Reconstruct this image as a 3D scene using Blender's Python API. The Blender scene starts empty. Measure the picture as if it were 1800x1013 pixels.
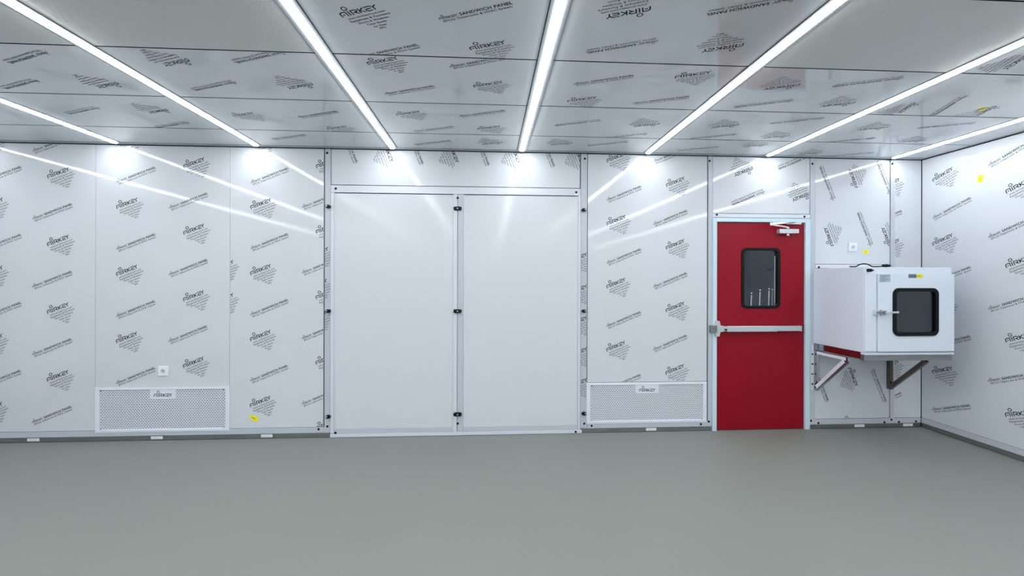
import bpy, math, random
from mathutils import Vector, Matrix
random.seed(7)
PI = math.pi
S = bpy.context.scene
C = S.collection

# ------------------------------------------------------------------ room dimensions (metres)
D, H, XR, XL, YB = 4.202, 2.75, 4.449, -6.0, -9.0      # back wall, ceiling, right wall, left wall, unseen wall behind, set back for even light
CAMH, YAW, ROLL, F = 1.502, 0.0562, 0.0026, 760.0
PX, PY = 900.9, 492.3                                    # measured vanishing centre of the survey sheet

# ------------------------------------------------------------------ camera
cam = bpy.data.cameras.new('camera'); co = bpy.data.objects.new('camera', cam); C.objects.link(co)
cam.sensor_width = 36; cam.lens = F / 1800 * 36
cam.shift_x = (900 - PX) / 1800; cam.shift_y = -(506.5 - PY) / 1800
cam.clip_start = .05; cam.clip_end = 100
co.matrix_world = Matrix.Translation((0, 0, CAMH)) @ Matrix.Rotation(-YAW, 4, 'Z') @ Matrix.Rotation(PI/2, 4, 'X') @ Matrix.Rotation(ROLL, 4, 'Z')
S.camera = co

# ------------------------------------------------------------------ world, view
w = bpy.data.worlds.new('world'); S.world = w; w.use_nodes = True
w.node_tree.nodes['Background'].inputs[0].default_value = (.5, .55, .6, 1)
w.node_tree.nodes['Background'].inputs[1].default_value = .05
S.view_settings.view_transform = 'Standard'; S.view_settings.look = 'None'
S.view_settings.gamma = 1; S.view_settings.use_curve_mapping = False
S.view_settings.exposure = 0.33
LIGHT_STRENGTH = 37.0
LIGHT_COLOR = (.955, .98, 1.0)

# ------------------------------------------------------------------ survey: photo measurement -> place on a room surface
def ray(u, v):
    du, dv = u - PX, v - PY; cr, sr = math.cos(ROLL), math.sin(ROLL)
    a = (du*cr + dv*sr)/F; b = -(-du*sr + dv*cr)/F
    c, s = math.cos(YAW), math.sin(YAW)
    return a*c + s, -a*s + c, b
def W(u, v, y=D):
    d = ray(u, v); t = y/d[1]; return d[0]*t, CAMH + d[2]*t
def RW(u, v, x=XR):
    d = ray(u, v); t = x/d[0]; return d[1]*t, CAMH + d[2]*t
def CE(u, v, z=H):
    d = ray(u, v); t = (z-CAMH)/d[2]; return d[0]*t, d[1]*t
def wx(u, y=D): return W(u, 493, y)[0]
def wz(u, v, y=D): return W(u, v, y)[1]

# ------------------------------------------------------------------ materials
def lin(c):
    return tuple(((x/255)/12.92 if x/255 <= .04045 else ((x/255+.055)/1.055)**2.4) for x in c) + (1,)
def mat(name, rgb, rough=.5, metal=0., spec=.5, bump=0., bscale=3., tone=0., tscale=1., emit=None, trans=0., stretch=None, coat=0.):
    m = bpy.data.materials.new(name); m.use_nodes = True
    nt = m.node_tree; b = nt.nodes['Principled BSDF']
    b.inputs['Base Color'].default_value = lin(rgb); b.inputs['Roughness'].default_value = rough
    b.inputs['Metallic'].default_value = metal; b.inputs['Specular IOR Level'].default_value = spec
    b.inputs['Transmission Weight'].default_value = trans
    if coat:
        b.inputs['Coat Weight'].default_value = coat; b.inputs['Coat Roughness'].default_value = .04
    if emit:
        b.inputs['Emission Color'].default_value = (*emit[0], 1); b.inputs['Emission Strength'].default_value = emit[1]
    if bump or tone:
        tc = nt.nodes.new('ShaderNodeTexCoord'); mp = nt.nodes.new('ShaderNodeMapping')
        nt.links.new(tc.outputs['Object'], mp.inputs['Vector'])
        if stretch: mp.inputs['Scale'].default_value = stretch
    if bump:
        n = nt.nodes.new('ShaderNodeTexNoise'); n.inputs['Scale'].default_value = bscale; n.inputs['Detail'].default_value = 2
        bp = nt.nodes.new('ShaderNodeBump'); bp.inputs['Strength'].default_value = 1; bp.inputs['Distance'].default_value = bump
        nt.links.new(mp.outputs[0], n.inputs['Vector']); nt.links.new(n.outputs['Fac'], bp.inputs['Height'])
        nt.links.new(bp.outputs[0], b.inputs['Normal'])
    if tone:
        n = nt.nodes.new('ShaderNodeTexNoise'); n.inputs['Scale'].default_value = tscale; n.inputs['Detail'].default_value = 3
        r = nt.nodes.new('ShaderNodeMapRange'); r.inputs['To Min'].default_value = 1-tone; r.inputs['To Max'].default_value = 1+tone
        r.inputs['From Min'].default_value = .3; r.inputs['From Max'].default_value = .7
        mx = nt.nodes.new('ShaderNodeVectorMath'); mx.operation = 'MULTIPLY'
        mx.inputs[0].default_value = lin(rgb)[:3]
        nt.links.new(mp.outputs[0], n.inputs['Vector']); nt.links.new(n.outputs['Fac'], r.inputs['Value'])
        nt.links.new(r.outputs[0], mx.inputs[1]); nt.links.new(mx.outputs[0], b.inputs['Base Color'])
    return m
FILM = mat('filmed_panel', (203, 208, 214), .06, spec=.33, bump=.00010, bscale=2.2, tone=.02, tscale=1.3)
PLAIN = mat('white_panel', (204, 209, 215), .11, spec=.26, bump=.00010, bscale=1.8)
CFILM = mat('filmed_ceiling_panel', (212, 217, 221), .07, spec=.8, bump=.0002, bscale=2.5, tone=.03, tscale=1.6)
CPLAIN = mat('embossed_ceiling_panel', (208, 211, 210), .5, bump=.0010, bscale=150, stretch=(1, .25, 1))
INK = mat('black_ink', (8, 10, 16), .4, spec=.2)
GREYINK = mat('grey_ink', (78, 85, 96), .4, spec=.2)
ALU = mat('painted_aluminium', (205, 210, 219), .3)
ALUG = mat('grey_aluminium', (184, 190, 199), .32)
BLUEFILM = mat('pale_blue_film', (196, 218, 228), .2)
STEEL = mat('brushed_steel', (146, 149, 148), .33, metal=.85, tone=.12, tscale=6, stretch=(1, 1, 8))
DREFLSTEEL = mat('dark_reflection_steel', (112, 104, 98), .25, metal=1.)  # stainless like the other bracket, darkened to paint in its dark reflections
STEELM = mat('polished_steel', (170, 172, 172), .12, metal=1.)
CHROME = mat('satin_chrome', (206, 210, 213), .3, metal=.6)
SEAM = mat('dark_gap', (16, 20, 24), .8, spec=.1)
FLOOR = mat('grey_resin_floor', (126, 129, 125), .5, spec=.3, tone=.025, tscale=.8, bump=.0004, bscale=6)
RED = mat('red_paint', (138, 6, 30), .32, spec=.22)
BLACK = mat('black_rubber', (5, 7, 10), .5, spec=.2)
BLACKP = mat('black_plastic', (8, 9, 12), .4, spec=.2)
GLASS = mat('window_glass', (205, 215, 222), .0, trans=1.)
WHITEP = mat('white_plastic', (228, 231, 235), .3)
BOXW = mat('white_enamel', (212, 220, 231), .28)
INNER = mat('dull_steel_interior', (150, 158, 168), .5)
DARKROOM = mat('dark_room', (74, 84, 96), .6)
YEL = mat('yellow_sticker', (238, 226, 20), .5)
LABEL = mat('paper_label', (224, 226, 228), .6)
SILV = mat('silver_plate', (172, 182, 194), .35)
BLUES = mat('blue_sticker', (96, 112, 140), .5)
HOUSING = mat('lamp_channel', (132, 138, 144), .4)
GRILLE = mat('white_grille_steel', (222, 227, 236), .3)
CAV = mat('grille_cavity', (70, 76, 88), .7)
TUBE = mat('lamp_diffuser', (250, 250, 250), .4, emit=(LIGHT_COLOR, LIGHT_STRENGTH))
REDDISH = mat('white_film', (226, 226, 236), .3)

# ------------------------------------------------------------------ mesh helpers
def link(name, me, parent=None):
    o = bpy.data.objects.new(name, me); C.objects.link(o)
    if parent: o.parent = parent
    return o
class MB:
    def __init__(s): s.v = []; s.f = []; s.m = []; s.mats = []
    def mi(s, m):
        if m not in s.mats: s.mats.append(m)
        return s.mats.index(m)
    def add(s, vs, fs, m):
        n = len(s.v); k = s.mi(m); s.v += vs
        for f in fs: s.f.append([n+i for i in f]); s.m.append(k)
    def box(s, x0, x1, y0, y1, z0, z1, m):
        if x0 > x1: x0, x1 = x1, x0
        if y0 > y1: y0, y1 = y1, y0
        if z0 > z1: z0, z1 = z1, z0
        s.add([(x, y, z) for z in (z0, z1) for y in (y0, y1) for x in (x0, x1)],
              [(0,2,3,1),(4,5,7,6),(0,1,5,4),(2,6,7,3),(0,4,6,2),(1,3,7,5)], m)
        return s
    def prism(s, pts, fn, d0, d1, m):
        # pts: counter-clockwise outline (a,b); fn(a,b,d)->xyz
        n = len(pts)
        s.add([fn(a, b, d0) for a, b in pts] + [fn(a, b, d1) for a, b in pts],
              [list(range(n))[::-1], list(range(n, 2*n))] + [(i, (i+1) % n, n+(i+1) % n, n+i) for i in range(n)], m)
        return s
    def ring(s, outer, inner, fn, d0, d1, m):
        n = len(outer)
        vs = [fn(a, b, d) for d in (d0, d1) for lp in (outer, inner) for a, b in lp]
        fs = []
        for i in range(n):
            j = (i+1) % n
            fs += [(i, j, n+j, n+i), (2*n+i, 3*n+i, 3*n+j, 2*n+j), (i, 2*n+i, 2*n+j, j), (n+i, n+j, 3*n+j, 3*n+i)]
        s.add(vs, fs, m); return s
    def cyl(s, p, q, r, m, n=16, r2=None):
        p = Vector(p); q = Vector(q); d = (q-p).normalized(); r2 = r if r2 is None else r2
        a = d.orthogonal().normalized(); b = d.cross(a)
        vs = []
        for c, rr in ((p, r), (q, r2)):
            vs += [tuple(c + rr*(math.cos(2*PI*i/n)*a + math.sin(2*PI*i/n)*b)) for i in range(n)]
        s.add(vs, [list(range(n))[::-1], list(range(n, 2*n))] + [(i, (i+1) % n, n+(i+1) % n, n+i) for i in range(n)], m)
        return s
    def tube(s, pts, r, m, n=8):
        for p, q in zip(pts, pts[1:]): s.cyl(p, q, r, m, n)
        return s
    def bar(s, p, q, wa, wb, side, m):
        # box section from p to q; side: direction of the width wa
        p = Vector(p); q = Vector(q); d = (q-p).normalized(); a = Vector(side).normalized(); b = d.cross(a)
        vs = [tuple(c + i*wa/2*a + j*wb/2*b) for c in (p, q) for i, j in ((-1,-1),(1,-1),(1,1),(-1,1))]
        s.add(vs, [(0,3,2,1),(4,5,6,7),(0,1,5,4),(1,2,6,5),(2,3,7,6),(3,0,4,7)], m)
        return s
    def build(s, name, parent=None, bevel=0):
        o0 = Vector(parent.location) if parent is not None and parent.type == 'EMPTY' else Vector((0, 0, 0))
        if parent is not None and parent.parent is not None: o0 = Vector(parent.parent.location)
        me = bpy.data.meshes.new(name)
        me.from_pydata([tuple(Vector(v)-o0) for v in s.v], [], s.f)
        for m in s.mats: me.materials.append(m)
        for p, k in zip(me.polygons, s.m): p.material_index = k
        me.validate(); me.update()
        o = link(name, me, parent)
        if bevel:
            b = o.modifiers.new('bevel', 'BEVEL'); b.width = bevel; b.segments = 2; b.limit_method = 'ANGLE'
        return o
def tag(o, label=None, cat=None, group=None, kind=None):
    if label: o['label'] = label
    if cat: o['category'] = cat
    if group: o['group'] = group
    if kind: o['kind'] = kind
    return o
def empty(name, loc, label=None, cat=None, group=None, kind=None):
    o = bpy.data.objects.new(name, None); C.objects.link(o); o.location = loc; o.empty_display_size = .05
    return tag(o, label, cat, group, kind)
def rrect(x0, x1, z0, z1, r, n=8):
    pts = []
    for cx, cz, a0 in ((x1-r, z1-r, 0), (x0+r, z1-r, PI/2), (x0+r, z0+r, PI), (x1-r, z0+r, 1.5*PI)):
        for i in range(n+1):
            a = a0 + i*PI/2/n; pts.append((cx+r*math.cos(a), cz+r*math.sin(a)))
    return pts
FRONT = lambda a, b, d: (a, d, b)           # an outline standing parallel to the back wall, depth = y

# ------------------------------------------------------------------ film prints (lettering as flat faces)
_glyph = {}
def text2d(body, width, bold=0.):
    key = (body, bold)
    if key not in _glyph:
        cu = bpy.data.curves.new('t', 'FONT'); cu.body = body; cu.size = 1; cu.resolution_u = 2; cu.offset = bold; cu.space_character = 1.08
        o = bpy.data.objects.new('t', cu); C.objects.link(o)
        me = o.to_mesh()
        vs = [(v.co.x, v.co.y) for v in me.vertices]; fs = [list(p.vertices) for p in me.polygons]
        o.to_mesh_clear(); bpy.data.objects.remove(o); bpy.data.curves.remove(cu)
        _glyph[key] = (vs, fs)
    vs, fs = _glyph[key]
    x0 = min(v[0] for v in vs); x1 = max(v[0] for v in vs); k = width/(x1-x0)
    return [((x-x0)*k, y*k) for x, y in vs], fs
def strokes(lines, t):
    vs, fs = [], []
    for pl in lines:
        for (a, b), (c, d) in zip(pl, pl[1:]):
            L = math.hypot(c-a, d-b); ux, uy = (c-a)/L, (d-b)/L; e = t*.42
            a2, b2, c2, d2 = a-ux*e, b-uy*e, c+ux*e, d+uy*e; nx, ny = -uy*t/2, ux*t/2
            n = len(vs); vs += [(a2-nx, b2-ny), (c2-nx, d2-ny), (c2+nx, d2+ny), (a2+nx, b2+ny)]; fs.append([n, n+1, n+2, n+3])
    return vs, fs
def logo2d(L):
    t = .175
    ls = [[(.1,.1),(.1,.62),(.2,.8),(.42,.9),(.95,.9),(.95,.1)], [(.42,.42),(.62,.42)],
          [(1.32,.1),(1.32,.9)],
          [(1.7,.1),(1.7,.9),(2.3,.9),(2.48,.76),(2.48,.6),(2.3,.44),(1.98,.44)], [(2.08,.44),(2.5,.1)],
          [(2.8,.1),(2.8,.9)], [(3.42,.9),(2.9,.5),(3.42,.1)],
          [(3.72,.9),(4.5,.9),(4.8,.6)], [(3.85,.5),(4.38,.5)], [(3.7,.45),(3.78,.12),(4.4,.1)],
          [(4.8,.6),(5.2,.9)], [(4.84,.55),(4.84,.1)]]
    vs, fs = strokes(ls, t); k = L/5.3
    n = len(vs); m_ = 16
    vs += [(1.32+rr*math.cos(i*2*PI/m_), 1.50+rr*math.sin(i*2*PI/m_)) for rr in (.40, .25) for i in range(m_)]
    fs += [[n+i, n+(i+1) % m_, n+m_+(i+1) % m_, n+m_+i] for i in range(m_)]
    return [(x*k, y*k*.94) for x, y in vs], fs
def join(parts):
    vs, fs = [], []
    for (pv, pf), dx, dy in parts:
        n = len(vs); vs += [(x+dx, y+dy) for x, y in pv]; fs += [[n+i for i in f] for f in pf]
    return vs, fs
LG = .205; TX = .372
def centred(body, wd, y, cx): return text2d(body, wd, .02), cx-wd/2, y
PRINTS = {
    'logo': [(logo2d(LG), INK), (join([centred('www.aircleanroom.com', .208, -.024, .118), centred('Equipment & Furniture', .222, -.047, .122),
              centred('Doors & Windows', .168, -.070, .124), centred('Clean Room', .110, -.093, .126),
              centred('Air Filter', .075, -.116, .128), centred('FFU', .034, -.138, .130)]), GREYINK)],
    'text': [(join([(logo2d(.098), 0, 0), (text2d('SANDWICH PANEL', .262, .028), .110, 0)]), INK),
             (join([(text2d('EPC/in Cleanroom & HVAC System', .352, .02), .012, -.023)]), GREYINK)],
}
def clip(poly, r):
    for ax, lim, sg in ((0, r[0], 1), (0, r[1], -1), (1, r[2], 1), (1, r[3], -1)):
        out = []
        for i, p in enumerate(poly):
            q = poly[(i+1) % len(poly)]; dp = (p[ax]-lim)*sg; dq = (q[ax]-lim)*sg
            if dp >= 0: out.append(p)
            if (dp >= 0) != (dq >= 0):
                t = dp/(dp-dq); out.append((p[0]+t*(q[0]-p[0]), p[1]+t*(q[1]-p[1])))
        poly = out
        if len(poly) < 3: return []
    return poly
def stamp(mb, kind, a, b, ang, rect, fn, at_end=False):
    """print one mark with its baseline start at (a,b) on a surface, trimmed to the panel; fn(a,b)->xyz"""
    ang = math.radians(ang); c, s = math.cos(ang), math.sin(ang); L = LG if kind == 'logo' else TX
    if at_end: a -= L*c; b -= L*s
    if a+.5 < rect[0] or a-.5 > rect[1] or b+.5 < rect[2] or b-.5 > rect[3]: return
    for (vs, fs), m in PRINTS[kind]:
        P = [(a+x*c-y*s, b+x*s+y*c) for x, y in vs]
        ins = [rect[0] <= p[0] <= rect[1] and rect[2] <= p[1] <= rect[3] for p in P]
        if all(ins): mb.add([fn(*p) for p in P], fs, m); continue
        if not any(ins): continue
        for f in fs:
            q = [P[i] for i in f]
            if not all(ins[i] for i in f): q = clip(q, rect)
            if q: mb.add([fn(*p) for p in q], [list(range(len(q)))], m)

# ------------------------------------------------------------------ floor
MB().box(XL-.2, XR+.2, YB-.2, D+.12, -.1, 0, FLOOR).build('floor').__setitem__('kind', 'structure')

# ------------------------------------------------------------------ back wall
DX0, DX1 = wx(1259), wx(1414)            # red door leaf
DZ1 = wz(1336, 392)
wb = empty('wall_back', (0, D, 0), kind='structure')
ZR = .102; ZTOP = H-.009
BK = .012                                 # panel sheet thickness in front of the dark joint backing
m = MB()
m.box(XL-.2, DX0-.02, D+BK, D+.10, 0, H, SEAM); m.box(DX1+.02, XR+.2, D+BK, D+.10, 0, H, SEAM)
m.box(DX0-.02, DX1+.02, D+BK, D+.10, DZ1+.02, H, SEAM)
m.box(XL, XR, D+.001, D+BK, ZTOP+.0005, H, SEAM)
m.build('backing', wb)
PF = lambda a, b: (a, D-.0007, b)
TILT = 22.5; PER = .622
def wall_panel(x0, x1, z0, z1, prints, m=FILM):
    q = MB().box(x0, x1, D, D+BK, z0, z1, m)
    for p in prints:
        kind, u, v, ang = p[:4]; a, b = W(u, v)
        stamp(q, kind, a, b, ang, (x0+.002, x1-.002, z0+.002, z1-.002), PF, len(p) > 4)
    return q.build('panel', wb)
def column(x0, x1, z0, z1, cols, m=FILM, extra=()):
    """upright panel whose film repeats vertically: cols = (u, v of one mark, offset of the text)"""
    q = MB().box(x0, x1, D, D+BK, z0, z1, m); r = (x0+.002, x1-.002, z0+.002, z1-.002)
    for u, v, off in cols:
        a, b = W(u, v)
        for k in range(-5, 6):
            stamp(q, 'logo', a, b+k*PER, TILT, r, PF)
            stamp(q, 'text', a+off, b+k*PER-.378, TILT, r, PF)
    for u, v in extra: stamp(q, 'logo', *W(u, v), TILT, r, PF, True)
    return q.build('panel', wb)
X168, X404, X570 = wx(168), wx(404), wx(570)
GZ1 = wz(286, 679)                        # top of left grille
column(XL+.005, wx(-68), ZR, ZTOP, [])
column(wx(-68)+.003, X168-.0015, ZR, ZTOP, [(-32, 368, 0), (84.7, 314.5, -.13)])
column(X168+.0015, X404-.0015, GZ1-.004, ZTOP, [(205.9, 368, 0), (324, 296.5, -.13)])
column(X404+.0015, X570-.006, ZR, ZTOP, [(441.6, 368.4, 0), (557, 296.5, -.13)], extra=((412, 463), (412, 521)))
# header above the double door
HX0, HX1 = wx(582), wx(1019); HZ0 = wz(800, 327.5)
A2 = TILT-90
wall_panel(HX0, HX1, HZ0, ZTOP, [('logo', 686, 286, A2, 1), ('logo', 801, 287.5, A2, 1), ('logo', 910, 289, A2, 1), ('logo', 1021, 291, A2, 1),
    ('text', 626, 287.5, A2, 1), ('text', 742, 290, A2, 1), ('text', 858, 292, A2, 1), ('text', 973, 294.5, A2, 1)])
# panel above the right grille
X1033, X1243 = wx(1032.8), wx(1243); GZ2 = wz(1137, 671)
column(X1033, X1243-.002, GZ2-.001, ZTOP, [(1067.5, 397, 0), (1172, 329.5, -.13)])
# panel above the red door
wall_panel(wx(1252.5), wx(1422.5), wz(1336, 375.5), ZTOP, [('logo', 1321.7, 292, TILT+180), ('logo', 1423, 336, TILT+180),
    ('text', 1343.5, 335, TILT+180), ('text', 1367, 296, TILT+180, 1)])
# panels beside the door
XA, XB, XC, XD2 = wx(1432.5), wx(1563.5), wx(1572.5), XR-.006
A3 = TILT+90
ZM1, ZM0 = wz(1500, 464.5), wz(1500, 472.5)
wall_panel(XA, XB, ZM1, ZTOP, [('text', 1466, 351.5, A3), ('text', 1532, 432, A3), ('logo', 1509, 329, A3), ('logo', 1466, 431.4, A3),
    ('text', 1566, 342, A3), ('logo', 1567, 431, A3)])
wall_panel(XA, XB, ZR, ZM0, [('logo', 1490, 648, A2), ('text', 1533, 649, A2), ('text', 1454.5, 706.7, A2, 1), ('logo', 1484, 733, A2)])
column(XC, XD2, ZR, ZTOP, [(1551.5, 331, -.13)])

# aluminium trims on the back wall; each carries its black screw caps
tn = [0]
def cap(parent, u, v, y, r=.0115):
    x, z = W(u, v, y); MB().cyl((x, y+.001, z), (x, y-.004, z), r, BLACKP, 14, r*.8).build('screw_cap', parent)
def trim(boxes, caps=(), m=ALU, y=D-.006, name=None, ends=()):
    tn[0] += 1
    q = MB()
    for x0, x1, z0, z1 in boxes: q.box(x0, x1, y, D+BK, z0, z1, m)
    for u, v in ends:            # ends of marks on film lapped over the profile
        a, b = W(u, v); x0, x1, z0, z1 = boxes[0]
        stamp(q, 'logo', a, b, TILT, (x0+.002, x1-.002, z0, z1), lambda a, b: (a, y-.0007, b), True)
    o = q.build(name or 'trim_%d' % tn[0]); o['kind'] = 'structure'
    for u, v in caps: cap(o, u, v, y)
    return o
ZB = .047                                 # top of the steel foot
B1 = wx(586)
trim([(XL+.01, X570+.004, ZB, ZR-.003)], [(560, 755)], ALUG)
trim([(X570+.006, wx(581), ZB, ZTOP)], [(575, 269), (575.5, 750)], ALUG, ends=((579, 440), (577, 496), (576, 552)))
trim([(X1033-.004, wx(1251), ZB, ZR-.003)], [(1040, 749), (1232, 746)], ALUG)
trim([(wx(1020.5), wx(1031.5), ZB, ZTOP)], [(1028, 279), (1027, 745)], ALUG, ends=[(1033, y_) for y_ in (450, 506, 561, 616, 670)])
trim([(wx(1244.5), wx(1251.5), ZR-.003, ZTOP)], [(1247.5, 283), (1246, 741.5)], ALUG)
trim([(wx(1251.5)+.001, wx(1423), wz(1336, 383), wz(1336, 376.5))], [(1260, 377.5), (1414, 381)])
trim([(wx(1423.5), wx(1431.5), ZR-.003, ZTOP)], [(1428, 288), (1425.5, 740)], ALUG)
trim([(XA, XB+.012, ZM0+.004, ZM1-.004)], [(1439.5, 470)])
trim([(wx(1564.5), wx(1571.5), ZR-.003, ZTOP)], [(1562.5+6, 288), (1567, 738)], ALUG)
trim([(wx(1423.5), XR-.012, ZB, ZR-.003)], [(1438.5, 744), (1554.5, 742.5), (1580, 742), (1610, 741)], ALUG)

def base(name, x0, x1, labels=()):
    q = MB().box(x0, x1, D-.003, D+BK, .004, ZB-.001, STEEL); q.box(x0, x1, D+.001, D+BK, 0, .004, SEAM)
    o = q.build(name); o['kind'] = 'structure'
    return o
base('baseboard_back_left', XL+.01, wx(580)); base('baseboard_back_middle', wx(1024), wx(1251)); base('baseboard_back_right', wx(1423), XR-.012)
for u, v, t in ((60, 774.5, 'white paper label on the steel skirting, furthest left of all'),
                (277, 770.5, 'white paper label on the steel skirting under the left air grille'),
                (470, 766, 'white paper label on the steel skirting left of the double door'),
                (1145, 754.5, 'white paper label on the steel skirting under the right air grille'),
                (1511, 750.5, 'white paper label on the steel skirting below the pass box, left of two'),
                (1596, 749, 'white paper label on the steel skirting beside the right corner')):
    x = wx(u); z = .0265
    q = MB().box(x-.052, x+.052, D-.0042, D-.003, z-.014, z+.012, LABEL)
    q.box(x-.035, x+.03, D-.0045, D-.0042, z-.003, z, SILV)
    tag(q.build('label_sticker'), t, 'sticker', 'paper labels on the skirting')

# ------------------------------------------------------------------ right, left and rear walls
wr = empty('wall_right', (XR, 0, 0), kind='structure')
MB().box(XR+BK, XR+.1, YB-.2, D+.1, 0, H, SEAM).build('backing', wr)
RF = lambda a, b: (XR-.0007, -a, b)       # a runs towards the camera along the wall
for k, (y1, y0) in enumerate(((D-.004, 3.02), (3.016, 1.82), (1.816, .62), (.616, -.58), (-.584, -3.6), (-3.604, YB+.01))):
    q = MB().box(XR, XR+BK, y0, y1, ZR, ZTOP, FILM)
    if k == 0:
        for u, v, off in ((1640.7, 320.5, 0), (1769.5, 341, -.13)):
            a, b = RW(u, v)
            for j in range(-5, 6):
                pr = .640
                stamp(q, 'logo', -a, b+j*pr, TILT, (-y1+.002, -y0-.002, ZR+.002, ZTOP-.002), RF)
                stamp(q, 'text', -a+off, b+j*pr-.368, TILT, (-y1+.002, -y0-.002, ZR+.002, ZTOP-.002), RF)
    q.build('panel', wr)
o = MB().box(XR-.006, XR+BK, YB+.01, D-.006, ZB, ZR-.003, ALUG).build('trim_%d' % (tn[0]+1), bevel=.0015); o['kind'] = 'structure'
o = MB().box(XR-.003, XR+BK, YB+.01, D-.003, .004, ZB-.001, STEEL).build('baseboard_right'); o['kind'] = 'structure'
wl = empty('wall_left', (XL, 0, 0), kind='structure')
MB().box(XL-.1, XL-.012, YB-.2, D+.1, 0, H, SEAM).build('backing', wl)
for k in range(6): MB().box(XL-.012, XL, YB+.01+k*2.19, YB+.01+k*2.19+2.186, 0.06, ZTOP, PLAIN).build('panel', wl)
o = MB().box(XL-.002, XL+.006, YB+.01, D-.01, 0, .1, ALUG).build('baseboard_left'); o['kind'] = 'structure'
wk = empty('wall_front', (0, YB, 0), kind='structure')
MB().box(XL-.1, XR+.1, YB-.1, YB-.012, 0, H, SEAM).build('backing', wk)
for k in range(9):
    x0 = XL+.005+k*1.16; MB().box(x0, x0+1.156, YB-.012, YB, .06, ZTOP, PLAIN).build('panel', wk)

# ------------------------------------------------------------------ ceiling
ce = empty('ceiling', (0, 0, H), kind='structure')
MB().box(XL-.2, XR+.2, YB-.2, D+.12, H+.010, H+.10, SEAM).build('backing', ce)
LX = [-4.65, -3.404, -2.157, -.908, .322, 1.558, 2.780, 4.093]
YS = [D-.062, 3.727, 3.084, 2.440, 1.797, 1.154, .51, -1.5, YB+.01]
U, DN, RO = TILT, TILT+180, TILT-90
CP = {
 (3, 3): [('logo', 603, 31, U), ('text', 773, 35, U), ('text', 737, 80, U, 1), ('logo', 828, 88.6, U)],
 (3, 4): [('logo', 1144.3, 10, DN), ('text', 1156.7, 69.8, DN), ('logo', 1308.4, 75, DN), ('text', 1241.5, 24, DN, 1)],
 (3, 6): [('logo', 1806, 93, RO)],
 (2, 1): [('logo', 200, 143, DN), ('text', 78, 90, DN), ('text', 62, 140, DN)],
 (2, 2): [('logo', 324.4, 101.6, DN), ('text', 411, 109, DN, 1), ('text', 411.6, 143, DN), ('logo', 545, 144.7, DN)],
 (2, 3): [('logo', 649, 114.5, U), ('text', 678.4, 166, U), ('text', 792, 118.5, U), ('logo', 834, 154, U)],
 (2, 4): [('text', 1009, 149, U), ('logo', 998, 179.7, U), ('logo', 1186, 138, U), ('text', 1113.3, 182.6, U)],
 (2, 5): [('logo', 1407.6, 146.4, DN), ('text', 1395, 175.8, DN), ('text', 1589.8, 135.8, DN), ('logo', 1505.3, 178.4, DN)],
 (2, 6): [('logo', 1600, 181, RO), ('text', 1695, 168.6, RO), ('logo', 1743, 187, RO)],
 (1, 1): [('logo', 289, 190.6, DN), ('text', 171, 188.5, DN), ('text', 329.6, 214.5, DN)],
 (1, 2): [('logo', 414.5, 205.7, U), ('text', 526, 206.6, U), ('logo', 577.7, 228, U)],
 (1, 3): [('logo', 699, 203.3, U), ('text', 808.6, 205.3, U), ('logo', 841, 228, U), ('text', 728.7, 231.6, U)],
 (1, 4): [('text', 1056.7, 210.9, DN), ('logo', 1159.6, 215.6, DN), ('text', 1138.8, 234.5, DN)],
 (1, 5): [('logo', 1300, 217.5, DN), ('text', 1295.6, 235.5, DN), ('text', 1450, 207, DN), ('logo', 1389, 237, DN)],
 (1, 6): [('logo', 1563, 222, DN), ('text', 1539, 242.5, DN), ('text', 1716, 215.7, DN), ('logo', 1629, 245, DN)],
 (0, 1): [('text', 117, 235, DN)],
 (0, 2): [('text', 480, 245, U), ('text', 312, 239.5, U)],
 (0, 3): [('logo', 589, 237.6, U), ('text', 729.7, 254.7, U), ('logo', 881.6, 248.7, DN)],
 (0, 4): [('logo', 1005, 249.7, DN), ('text', 1105, 248.7, DN)],
 (0, 5): [('text', 1190, 264.7, U), ('logo', 1350, 253, DN)],
 (0, 6): [('logo', 1447.6, 267, DN), ('text', 1538, 268, DN)],
}
CF = lambda a, b: (a, -b, H-.0007)
HW = .046
q = MB()
for y in YS[1:-1]: q.box(XL, XR, y-.0055, y+.0055, H+.0008, H+.0098, SEAM)
q.box(XL, XR-.05, D-.062, D-.052, H+.0008, H+.0098, SEAM)
q.box(XR-.036, XR-.030, YB, D-.053, H+.0008, H+.0098, SEAM); q.box(XR-.004, XR, YB, D, H+.0008, H+.0098, SEAM)
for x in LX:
    for s_ in (-1, 1): q.box(x+s_*(HW+.0005), x+s_*(HW+.0045), YB, D-.064, H+.0009, H+.0099, SEAM if s_*x < 0 else ALUG)  # dark strip on the viewer's side only, painting the housing's unlit edge
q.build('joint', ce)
for i in range(len(YS)-1):
    for j in range(-1, len(LX)):
        x0 = (XL+.01) if j < 0 else LX[j]+HW+.005
        x1 = (XR-.036) if j == len(LX)-1 else LX[j+1]-HW-.005
        y1, y0 = YS[i]-(.006 if i else 0), YS[i+1]+.006
        plain = (i == 3 and j in (0, 1, 2, 5)) or i > 3
        q = MB().box(x0, x1, y0, y1, H, H+.010, CPLAIN if plain else CFILM)
        for p in CP.get((i, j), ()):
            a, b = CE(p[1], p[2])
            stamp(q, p[0], a, -b, p[3], (x0+.002, x1-.002, -y1+.002, -y0-.002), CF, len(p) > 4)
        q.build('panel', ce)
for x0, x1, y0, y1 in ((XL, XR-.004, D-.052, D-.001), (XR-.030, XR-.004, YB+.01, D-.052)):
    tn[0] += 1
    o = MB().box(x0, x1, y0, y1, H-.001, H+.010, ALUG).build('trim_%d' % (tn[0]+1)); o['kind'] = 'structure'

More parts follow.
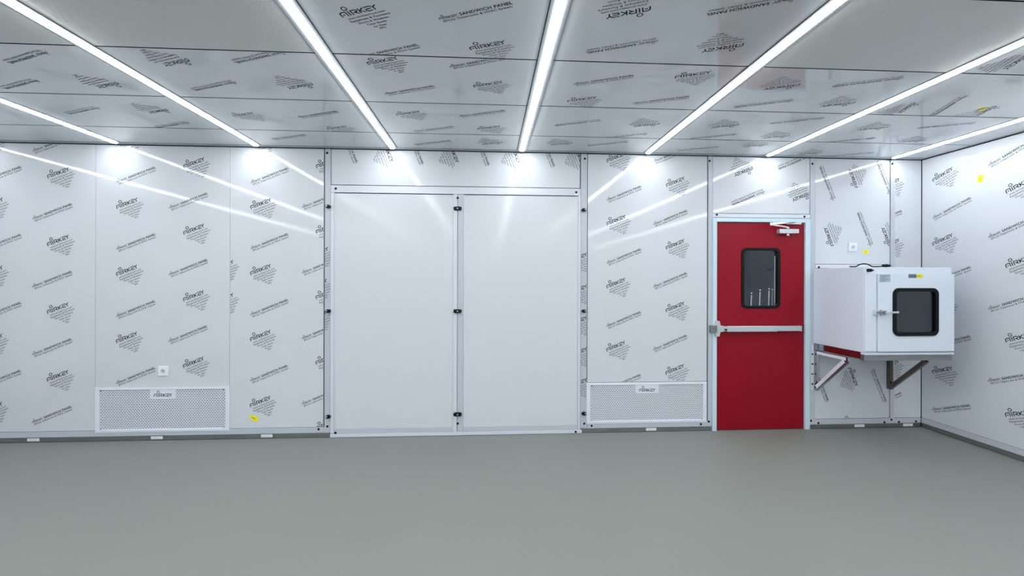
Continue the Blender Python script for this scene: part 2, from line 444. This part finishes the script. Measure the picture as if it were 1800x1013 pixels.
# ------------------------------------------------------------------ strip lights
LL = ['long white ceiling strip light at the far left, mostly outside the frame', 'long ceiling strip light meeting the wall above the left end of the left grille',
      'long white ceiling strip light meeting the wall above the panel with the low yellow sticker', 'long ceiling strip light meeting the wall above the left leaf of the double door',
      'long ceiling strip light meeting the wall above the right leaf of the double door', 'long white ceiling strip light meeting the wall above the right air grille',
      'long white ceiling strip light meeting the wall above the red door', 'long white ceiling strip light meeting the wall above the white pass box']
for x, lb in zip(LX, LL):
    r = empty('strip_light', (x, 0, H), lb, 'ceiling light', 'parallel ceiling strip lights')
    MB().box(x-HW, x+HW, YB+.3, D-.053, H-.003, H+.010, HOUSING).build('housing', r)
    q = MB()
    pr = [(-.020, -.003), (.020, -.003), (.019, -.008), (.012, -.011), (-.012, -.011), (-.019, -.008)][::-1]
    q.prism(pr, lambda a, b, d, x=x: (x+a, d, H+b), YB+.32, D-.054, TUBE)
    q.build('diffuser', r)
    q = MB()
    q.prism([(a*1.15, b*1.1) for a, b in pr], lambda a, b, d, x=x: (x+a, d, H+b), D-.054, D-.052, ALU); q.build('end_cap', r)

# ------------------------------------------------------------------ white double door
dd = empty('door_2', (wx(802), D, 0), kind='structure')
yf = D-.012
fx0, fx1 = wx(581.5), wx(1020)
lz1, lz0 = wz(800, 343), wz(800, 750.5)
xl0, xl1, xr0, xr1 = wx(588), wx(796.5), wx(815), wx(1015.5)
cxl = wx(804.3)
MB().box(fx0, fx1, yf+.002, D+BK, wz(800, 341.5), wz(800, 329), ALU).build('frame_header', dd, .0015)
MB().box(fx0, xl0-.002, yf+.002, D+BK, lz0-.04, wz(800, 341.5)-.001, ALU).build('frame_post', dd, .0015)
MB().box(xr1+.002, fx1, yf+.002, D+BK, lz0-.04, wz(800, 341.5)-.001, ALU).build('frame_post', dd, .0015)
MB().box(wx(581.5), wx(1023), yf-.004, D+BK, .003, .036, ALU).build('sill', dd, .002)
for a, b in ((xl0, xl1), (xr0, xr1)):
    q = MB().box(a, b, yf+.006, D+BK, lz0, lz1, PLAIN)
    q.box(a, a+.012, yf+.003, yf+.007, lz0, lz1, ALU)
    q.box(b-.006, b, yf+.003, yf+.007, lz0, lz1, ALU)
    q.build('leaf', dd)
MB().box(xl1+.001, cxl-.002, yf, D+BK, .038, lz1+.006, ALU).build('meeting_stile', dd, .0015)
MB().box(cxl+.002, xr0-.001, yf, D+BK, .038, lz1+.006, ALUG).build('meeting_stile', dd, .0015)
MB().box(xl0, xl1, yf+.002, D+BK, .038, lz0-.001, ALUG).build('bottom_rail', dd, .0015)
MB().box(xr0, xr1, yf+.002, D+BK, .038, lz0-.001, ALUG).build('bottom_rail', dd, .0015)
for v in (367, 547, 728):
    x, z = W(804.5, v, yf)
    q = MB()
    q.prism([(x-.038, z-.012), (x-.030, z-.016), (x, z-.018), (x+.030, z-.016), (x+.038, z-.012), (x+.038, z+.012), (x+.030, z+.016), (x, z+.018), (x-.030, z+.016), (x-.038, z+.012)][::-1], FRONT, yf-.022, yf, BLACKP)
    lt = q.build('clamp', dd, .002)
    MB().cyl((x, yf-.021, z), (x, yf-.026, z), .0065, CHROME, 12).build('screw', lt)
for u, vs, sg in ((577.5, (363.5, 547, 732.5), 1), (1026, (369.5, 547, 727), -1)):
    for v in vs:
        x, z = W(u, v, yf)
        pts = [(x-sg*.022, z-.008), (x-sg*.012, z-.016), (x+sg*.006, z-.016), (x+sg*.022, z-.008), (x+sg*.022, z+.008), (x+sg*.006, z+.016), (x-sg*.012, z+.016), (x-sg*.022, z+.008)]
        q = MB(); q.prism(pts if sg < 0 else pts[::-1], FRONT, yf-.02, D-.006, BLACKP); lt = q.build('clamp', dd, .002)
        MB().cyl((x-sg*.012, yf-.019, z+.003), (x-sg*.012, yf-.023, z+.003), .006, CHROME, 12).build('screw', lt)
for u, v in ((590, 331.5), (1013, 338), (804.5, 348), (804.5, 745), (589.5, 763-1.5), (1012, 759.5)): cap(dd, u, v, yf-.001 if v < 750 else yf-.005)

# ------------------------------------------------------------------ red door
rd = empty('door_1', ((DX0+DX1)/2, D, 0), kind='structure')
jt = wz(1336, 384)
yj = D-.016
MB().box(wx(1251.5)+.001, DX0, yj, D+.09, .0, jt, BLUEFILM).build('jamb', rd, .002)
MB().box(DX1, wx(1422.5), yj, D+.09, .0, jt, BLUEFILM).build('jamb', rd, .002)
MB().box(DX0, DX1, yj, D+.09, DZ1+.006, jt, BLUEFILM).build('frame_head', rd, .002)
ylf = D+.002
wx0, wx1 = W(1303, 490, ylf)[0], W(1371, 490, ylf)[0]; wz0, wz1 = wz(1336, 542.5, ylf), wz(1336, 436, ylf)
i_ = .016
q = MB(); L0, L1, Z0 = DX0+.004, DX1-.004, .008
q.box(L0, wx0+i_, ylf, ylf+.045, Z0, DZ1, RED); q.box(wx1-i_, L1, ylf, ylf+.045, Z0, DZ1, RED)
q.box(wx0+i_, wx1-i_, ylf, ylf+.045, Z0, wz0+i_, RED); q.box(wx0+i_, wx1-i_, ylf, ylf+.045, wz1-i_, DZ1, RED)
q.build('leaf', rd)
q = MB(); q.ring(rrect(wx0, wx1, wz0, wz1, .055), rrect(wx0+.026, wx1-.026, wz0+.026, wz1-.026, .032), FRONT, ylf-.008, ylf+.052, BLACK)
wf = q.build('window_frame', rd)
MB().box(wx0+.018, wx1-.018, ylf+.012, ylf+.018, wz0+.018, wz1-.018, GLASS).build('window_pane', rd)
MB().box(wx1-.034, wx1-.028, ylf+.03, ylf+.04, wz0+.05, wz1-.08, WHITEP).build('highlight_strip', rd)  # pale strip painted in as the bright highlight on the window frame edge
# push bar
yb = ylf-.05
def bx(u0, u1, v0, v1, y0, y1, m_, y=None):
    y = min(y0, y1) if y is None else y
    a, b = W(u0, (v0+v1)/2, y)[0], W(u1, (v0+v1)/2, y)[0]
    return MB().box(a, b, y0, y1, wz((u0+u1)/2, v1, y), wz((u0+u1)/2, v0, y), m_)
pb = MB(); a0, a1, a2 = W(1279, 578, yb)[0], W(1367, 578, yb)[0], W(1410.5, 578, yb)[0]; zt, zb_ = wz(1330, 573.5, yb), wz(1330, 583.5, yb)
bar_ = MB().box(a0, a1, yb, yb+.035, zb_, zt, CHROME).build('push_bar', rd, .004)
MB().box(a1, a2, yb+.006, yb+.04, zb_+.004, zt-.001, CHROME).build('bar_rail', rd, .003)
MB().box(a2-.012, a2, yb+.004, ylf, zb_+.002, zt, CHROME).build('bar_end_bracket', rd, .002)
q = MB(); xa = W(1259.5, 578, yb)[0]
zz = (zt+zb_)/2
q.prism([(xa, zz-.078), (xa+.038, zz-.074), (xa+.046, zz-.032), (a0+.002, zz-.022), (a0+.002, zz+.024), (xa+.050, zz+.032), (xa+.038, zz+.078), (xa, zz+.078)][::-1], FRONT, yb+.008, ylf, CHROME)
q.build('latch_case', rd, .003)
bx(1249.5, 1261, 572.5, 585, yj-.03, yj, STEEL).build('strike', rd, .002)
x_, z_ = W(1276, 580, yb)
MB().cyl((x_, yb+.012, z_), (x_, yb-.004, z_), .009, BLACKP, 12).build('key_cylinder', rd)
# closer
yc = ylf-.055
bx(1371, 1405, 402.5, 410.5, yc, ylf, CHROME).build('closer_body', rd, .006)
q = MB(); x_, z_ = W(1388, 411, yc)
q.cyl((x_, yc+.025, z_+.006), (x_, yc+.025, z_-.016), .014, CHROME, 14); q.build('closer_spindle', rd)
xs, zs = W(1388, 401, yc)
q = MB(); q.cyl((xs, yc+.025, zs-.004), (xs, yc+.025, zs+.012), .013, CHROME, 14)
xe, ze = W(1357.5, 394, yc-.08)
q.bar((xs, yc+.025, zs+.010), (xe, yc-.06, ze), .016, .006, (0, .3, 1), CHROME)
xs2, zs2 = W(1399, 392.5, yj)
q.bar((xe, yc-.06, ze+.006), (xs2, yj-.01, zs2+.006), .014, .006, (0, .3, 1), STEELM); q.cyl((xe, yc-.06, ze-.012), (xe, yc-.06, ze+.016), .010, CHROME, 12)
q.build('closer_arm', rd)
bx(1384, 1409, 390.5, 394.5, yj-.02, yj, CHROME).build('closer_shoe', rd, .002)
# dim room behind the red door
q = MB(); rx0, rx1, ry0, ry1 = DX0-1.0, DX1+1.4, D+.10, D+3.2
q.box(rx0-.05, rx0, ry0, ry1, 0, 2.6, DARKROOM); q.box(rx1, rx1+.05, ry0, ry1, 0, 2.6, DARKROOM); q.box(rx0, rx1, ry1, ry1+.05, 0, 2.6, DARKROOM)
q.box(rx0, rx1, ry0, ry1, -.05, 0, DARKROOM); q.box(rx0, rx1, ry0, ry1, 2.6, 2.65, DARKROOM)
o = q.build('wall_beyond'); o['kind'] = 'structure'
ld = bpy.data.lights.new('beyond_fill_light', 'AREA'); ld.energy = 45; ld.size = .6; ld.color = LIGHT_COLOR  # unseen fill light, added to brighten the posts and room beyond the door
lo = bpy.data.objects.new('beyond_fill_light', ld); C.objects.link(lo); lo.location = (DX0+.2, D+1.2, 2.5)
for u, v0, pl in ((1317, 516, 'leftmost and lowest of four slim pale posts seen through the red door window'), (1332, 510.5, 'second from left of four slim pale posts seen through the red door window'),
        (1348, 508, 'third from left of four slim pale posts seen through the red door window'), (1353.5, 509.5, 'rightmost of four slim pale posts seen through the red door window')):
    yy = D+1.1; x, z = W(u, v0, yy)
    r = empty('post', (x, yy, 0), pl, 'post', 'posts seen through the door window')
    MB().cyl((x, yy, 0), (x+.03, yy, z-.022), .008, WHITEP, 12).build('shaft', r)
    q = MB()
    for k in range(6):
        a, b = PI*k/6, PI*(k+1)/6
        q.cyl((x+.03, yy, z-.011*math.cos(a)), (x+.03, yy, z-.011*math.cos(b)), max(.001, .011*math.sin(a)), WHITEP, 12, max(.001, .011*math.sin(b)))
    q.build('knob', r)

# ------------------------------------------------------------------ air grilles
def grille(u0, u1, vt, vb, label):
    um = (u0+u1)/2; x0, x1, z0, z1 = wx(u0), wx(u1), wz(um, vb), wz(um, vt)
    r = empty('air_grille', ((x0+x1)/2, D, z0), label, 'air vent', 'perforated air return grilles')
    y = D-.010; b = .036
    q = MB(); q.box(x0, x1, y, D+BK, z0, z0+b*.8, GRILLE); q.box(x0, x1, y, D+BK, z1-b*.7, z1, GRILLE)
    q.box(x0, x0+b, y, D+BK, z0+b*.8, z1-b*.7, GRILLE); q.box(x1-b, x1, y, D+BK, z0+b*.8, z1-b*.7, GRILLE)
    q.box(x0+b, x1-b, D+.002, D+BK, z0+b*.8, z1-b*.7, CAV)
    # thin raised lip
    g = .014
    for aa in ((x0+g, x1-g, z0+g, z0+g+.004), (x0+g, x1-g, z1-g-.004, z1-g), (x0+g, x0+g+.004, z0+g, z1-g), (x1-g-.004, x1-g, z0+g, z1-g)):
        q.box(aa[0], aa[1], y-.003, y, aa[2], aa[3], GRILLE)
    q.build('frame', r)
    q = MB(); gx0, gx1, gz0, gz1 = x0+b, x1-b, z0+b*.8, z1-b*.7
    n = 25; ph = (gz1-gz0)/n; nx = 48; pw = (gx1-gx0)/nx; t = D-.006
    cx = (x0+x1)/2
    for i in range(n):
        zc = gz0+(i+.5)*ph
        q.box(gx0, gx1, t, t+.003, zc+ph*.24, zc+ph*.76, GRILLE) if i < n-1 else q.box(gx0, gx1, t, t+.003, zc+ph*.24, gz1, GRILLE)
        off = .5*pw if i % 2 else 0
        for k in range(nx+1):
            a = gx0+k*pw+off-pw*.17; bb = a+pw*.34; a = max(a, gx0); bb = min(bb, gx1)
            if bb-a > .001: q.box(a, bb, t, t+.003, zc-ph*.25, zc+ph*.25, GRILLE)
    q.box(gx0, gx1, t, t+.003, gz0-.001, gz0+ph*.26, GRILLE)
    q.build('perforated_sheet', r)
    q = MB(); pz = z1-.075
    q.box(cx-.115, cx+.115, t-.0015, t, pz-.035, pz+.052, GRILLE)
    vs, fs = logo2d(.165)
    q.add([(cx-.082+a, t-.0022, pz-.018+bb*1.05) for a, bb in vs], fs, INK)
    q.build('nameplate', r)['label'] = 'blank strip with a black logo'
    for sx in (x0+.050, x1-.050):
        for sz in (z0+.028, z1-.030):
            MB().cyl((sx, y+.001, sz), (sx, y-.003, sz), .006, ALUG if sz < z1-.1 else GREYINK, 10).build('screw', r)
grille(169.5, 404.5, 680, 758.5, 'white perforated air grille low in the wall under the left socket')
grille(1031.5, 1242, 672, 743, 'white perforated air grille low in the wall between double door and red door')

# ------------------------------------------------------------------ sockets and stickers
def socket(u, v, s, label):
    x, z = W(u, v); r = empty('wall_socket', (x, D, z), label, 'socket', None)
    MB().box(x-s, x+s, D-.010, D, z-s, z+s, WHITEP).build('plate', r, .003)
    q = MB()
    o_ = [(x+.024*math.cos(-a*PI/12), z+.024*math.sin(-a*PI/12)) for a in range(24)]
    i2 = [(x+.019*math.cos(-a*PI/12), z+.019*math.sin(-a*PI/12)) for a in range(24)]
    q.ring(o_, i2, FRONT, D-.014, D-.009, WHITEP); q.cyl((x, D-.009, z), (x, D-.0105, z), .019, ALUG, 20)
    q.cyl((x-.009, D-.010, z), (x-.009, D-.0115, z), .003, BLACKP, 8); q.cyl((x+.009, D-.010, z), (x+.009, D-.0115, z), .003, BLACKP, 8)
    q.build('outlet', r)
socket(288, 652, .046, 'square white power socket on the wall above the left air grille')
socket(1498, 434.5, .044, 'square white power socket on the wall above the pass box')
def sticker(fn, a, b, w_, h_, ang, label, cat='sticker'):
    c, s = math.cos(math.radians(ang)), math.sin(math.radians(ang))
    P = lambda x, y: (a+x*c-y*s, b+x*s+y*c)
    q = MB(); pts = [P(-w_/2, -h_/2), P(w_/2, -h_/2), P(w_/2, h_/2), P(-w_/2, h_/2)]
    q.prism(pts, fn, 0, .0012, YEL)
    ink = [P(-w_*.3, -h_*.1), P(w_*.15, -h_*.1), P(w_*.15, h_*.05), P(-w_*.3, h_*.05)]
    q.prism(ink, fn, .0012, .0015, mat_ink)
    tag(q.build('yellow_sticker'), label, cat, 'yellow stickers')
mat_ink = mat('olive_ink', (150, 140, 20), .5)
FB = lambda a, b, d: (a, D-.0008-d, b)
a, b = W(447, 735.5); sticker(FB, a, b, .078, .042, -28, 'yellow sticker low on the wall left of the double door')
a, b = W(1522, 443); sticker(FB, a, b, .062, .034, 5, 'small yellow sticker on the wall right below the upper socket')
a, b = RW(1723.5, 314.5); sticker(lambda a, b, d: (XR-.0008-d, -a, b), -a, b, .042, .062, -15, 'yellow sticker high on the right wall')
a, b = CE(1728, 192); sticker(lambda a, b, d: (a, -b, H-.0008-d), a, -b, .06, .035, -65, 'yellow-green sticker on the ceiling near the right wall')

# ------------------------------------------------------------------ pass box on the wall
bx0, bx1, by0, bz0, bz1 = 3.290, 4.108, 3.615, .872, 1.622
g = .018
pbx = empty('pass_box', ((bx0+bx1)/2, D, bz0), 'white boxy pass-through cabinet with a black framed window, mounted on the wall', 'pass box')
q = MB(); yb1 = D-.001
q.box(bx0, bx0+g, by0, yb1, bz0, bz1, BOXW); q.box(bx1-g, bx1, by0, yb1, bz0, bz1, BOXW)
q.box(bx0+g, bx1-g, by0, yb1, bz0, bz0+g, BOXW); q.box(bx0+g, bx1-g, by0, yb1, bz1-.07, bz1, BOXW)
q.box(bx0+g, bx0+.13, by0, by0+.04, bz0+g, bz1-.07, BOXW)
q.build('body', pbx, .003)
q = MB()
q.box(bx0+g+.001, bx1-g-.001, D-.02, D-.006, bz0+g, bz1-.071, INNER)
q.box(bx0+.10, bx0+.11, by0+.045, D-.021, bz0+g, bz1-.071, INNER); q.box(bx1-.06, bx1-.05, by0+.03, D-.021, bz0+g, bz1-.071, INNER)
q.box(bx0+.11, bx1-.06, by0+.03, D-.021, bz0+g+.001, bz0+.05, INNER); q.box(bx0+.11, bx1-.06, by0+.03, D-.021, bz1-.10, bz1-.072, INNER)
q.build('inner_chamber', pbx)
yd = by0-.022
def P(u, v): return W(u, v, yd)
dx0, dx1, dz1 = P(1543.5, 500)[0], bx1+.002, P(1600, 481.5)[1]
dz0 = bz0+.012
vx0, vz1 = P(1569, 506.5); vx1, vz0 = P(1648.5, 590.5)
dr = MB(); i_ = .018
dr.box(dx0, vx0+i_, yd, by0-.002, dz0, dz1, BOXW); dr.box(vx1-i_, dx1, yd, by0-.002, dz0, dz1, BOXW)
dr.box(vx0+i_, vx1-i_, yd, by0-.002, dz0, vz0+i_, BOXW); dr.box(vx0+i_, vx1-i_, yd, by0-.002, vz1-i_, dz1, BOXW)
dr = dr.build('door', pbx)
q = MB(); q.ring(rrect(vx0, vx1, vz0, vz1, .055), rrect(vx0+.030, vx1-.030, vz0+.030, vz1-.030, .030), FRONT, yd-.010, by0, BLACK); q.build('window_frame', dr)
MB().box(vx0+.02, vx1-.02, yd+.008, yd+.014, vz0+.02, vz1-.02, GLASS).build('window_pane', dr)
MB().box(bx0+.002, dx0-.006, by0-.014, by0, dz0, dz1, BOXW).build('side_stile', pbx, .002)
# latch
x, z = P(1537, 549)
q = MB().box(x-.008, x+.030, yd-.024, by0-.0, z-.024, z+.024, CHROME); q.cyl((x+.011, yd-.024, z), (x+.011, yd-.034, z), .014, STEELM, 14); q.build('latch_keeper', pbx, .003)
q = MB().box(x+.044, x+.084, yd-.026, yd, z-.026, z+.022, CHROME); q.cyl((x+.062, yd-.02, z-.002), (x+.062, yd-.044, z-.002), .017, STEELM, 14)
q.bar((x+.062, yd-.040, z-.002), (x+.178, yd-.046, z+.002), .010, .016, (0, 1, 0), CHROME); q.build('latch_handle', dr, .002)
# plates
(xa, za), (xb, zb2) = P(1545.5, 482.5), P(1565, 496)
q = MB().box(xa, xb, yd-.002, yd, zb2, za, SILV)
for k in range(6): q.box(xa+.008, xb-.012-.02*(k % 3), yd-.0026, yd-.002, za-.010-k*.010, za-.013-k*.010, GREYINK)
q.build('rating_plate', dr)['label'] = 'silver rating plate with small print'
(xa, za), (xb, zb2) = P(1597, 482), P(1621.5, 488.8)
q = MB().box(xa, xa+(xb-xa)*.55, yd-.002, yd, zb2, za, BLUES); q.box(xa+(xb-xa)*.55, xb, yd-.002, yd, zb2, za, YEL)
q.box(xa+.01, xb-.02, yd-.0026, yd-.002, zb2+.014, zb2+.018, GREYINK); q.build('warning_plate', dr)['label'] = 'blue and yellow plate'
# inlet
x, z = W(1526, 475.5, by0)
q = MB(); q.cyl((x, by0+.002, z), (x, by0-.03, z), .016, BLACKP, 16, .014); q.cyl((x, by0-.02, z), (x+.030, by0-.022, z), .006, BLACKP, 10); q.build('cable_gland', pbx)
q = MB().box(P(1606, 471)[0], P(1628, 471)[0], by0+.05, by0+.1, bz1, bz1+.010, ALUG); q.build('top_bracket', pbx)

# steel support frame
sf = empty('support_frame', ((bx0+bx1)/2, D, .4), 'stainless steel wall brackets and rails carrying the white pass box', 'bracket')
rz1, rz0 = bz0-.022, bz0-.072
MB().box(bx0, bx1+.004, by0-.020, by0+.03, bz0-.020, bz0-.001, ALU).build('ledge', sf, .002)
MB().box(bx0, bx1, by0-.008, by0+.030, rz0, rz1-.001, STEEL).build('front_rail', sf, .002)
for xa in (bx0, bx1-.036): MB().box(xa, xa+.036, by0+.031, D-.002, rz0+.010, bz0-.001, STEELM).build('side_rail', sf, .002)
def bracket(x, film):
    q = MB(); zt_, zl, yt = rz0-.001, .400, 3.80; SM = STEELM if film else DREFLSTEEL
    tw = .036
    q.box(x, x+.034, D-.042, D-.001, zl, zt_, SM)
    b_ = q.build('bracket', sf, .002)
    MB().box(x, x+.034, yt-.02, D-.043, zt_-.034, zt_-.0005, SM).build('arm', b_, .002)
    MB().bar((x+.017, D-.030, zl+.020), (x+.017, yt+.012, zt_-.040), .034, .036, (1, 0, 0), SM).build('brace', b_, .002)
    if film:
        q = MB(); xx = x-.0015
        q.box(xx, x, yt, D-.050, zt_-.032, zt_-.004, REDDISH)
        q.bar((xx+.0005, D-.040, zl+.034), (xx+.0005, yt+.022, zt_-.040), .001, .034, (1, 0, 0), REDDISH)
        q.build('protective_film', b_)['label'] = 'white protective film on the side'
        q = MB().box(x-.036, x-.001, D-.012, D-.001, zl-.005, rz1-.001, ALU)
        for k in range(4):
            q.cyl((x-.018, D-.012, zl+.06+k*.10), (x-.018, D-.017, zl+.06+k*.10), .008, BLACKP, 10)
        q.build('wall_plate', b_)
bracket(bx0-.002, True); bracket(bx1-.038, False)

# cable lying on top of the pass box
def cable(pts, r, lab):
    # smooth polyline
    out = []
    n = len(pts)
    for i in range(n-1):
        p0, p1, p2, p3 = pts[max(i-1, 0)], pts[i], pts[i+1], pts[min(i+2, n-1)]
        for k in range(6):
            t = k/6
            out.append(tuple(.5*((2*b)+(-a+c)*t+(2*a-5*b+4*c-d)*t*t+(-a+3*b-3*c+d)*t**3) for a, b, c, d in zip(p0, p1, p2, p3)))
    out.append(pts[-1]); return out
yy = by0+.03
cpts = []
for u, v in ((1494, 471.5), (1504, 469), (1510, 465.8), (1517, 464), (1525, 464.8), (1533, 468.5), (1540, 469.6), (1547, 468.6), (1553, 467.5)):
    x, z = W(u, v, yy); cpts.append((x, yy, max(z, bz1+.006)))
pc = empty('power_cord', cpts[0], 'black power cord with plug lying on top of the pass box', 'cable')
MB().tube(cable(cpts, .005, ''), .0055, BLACKP).build('cord', pc)
x, y, z = cpts[-1]
q = MB(); q.cyl((x-.005, y, z), (x+.028, y, z+.002), .012, BLACKP, 12, .015); q.cyl((x+.028, y, z+.002), (x+.058, y, z), .015, BLACKP, 12, .010)
q.build('plug', pc)
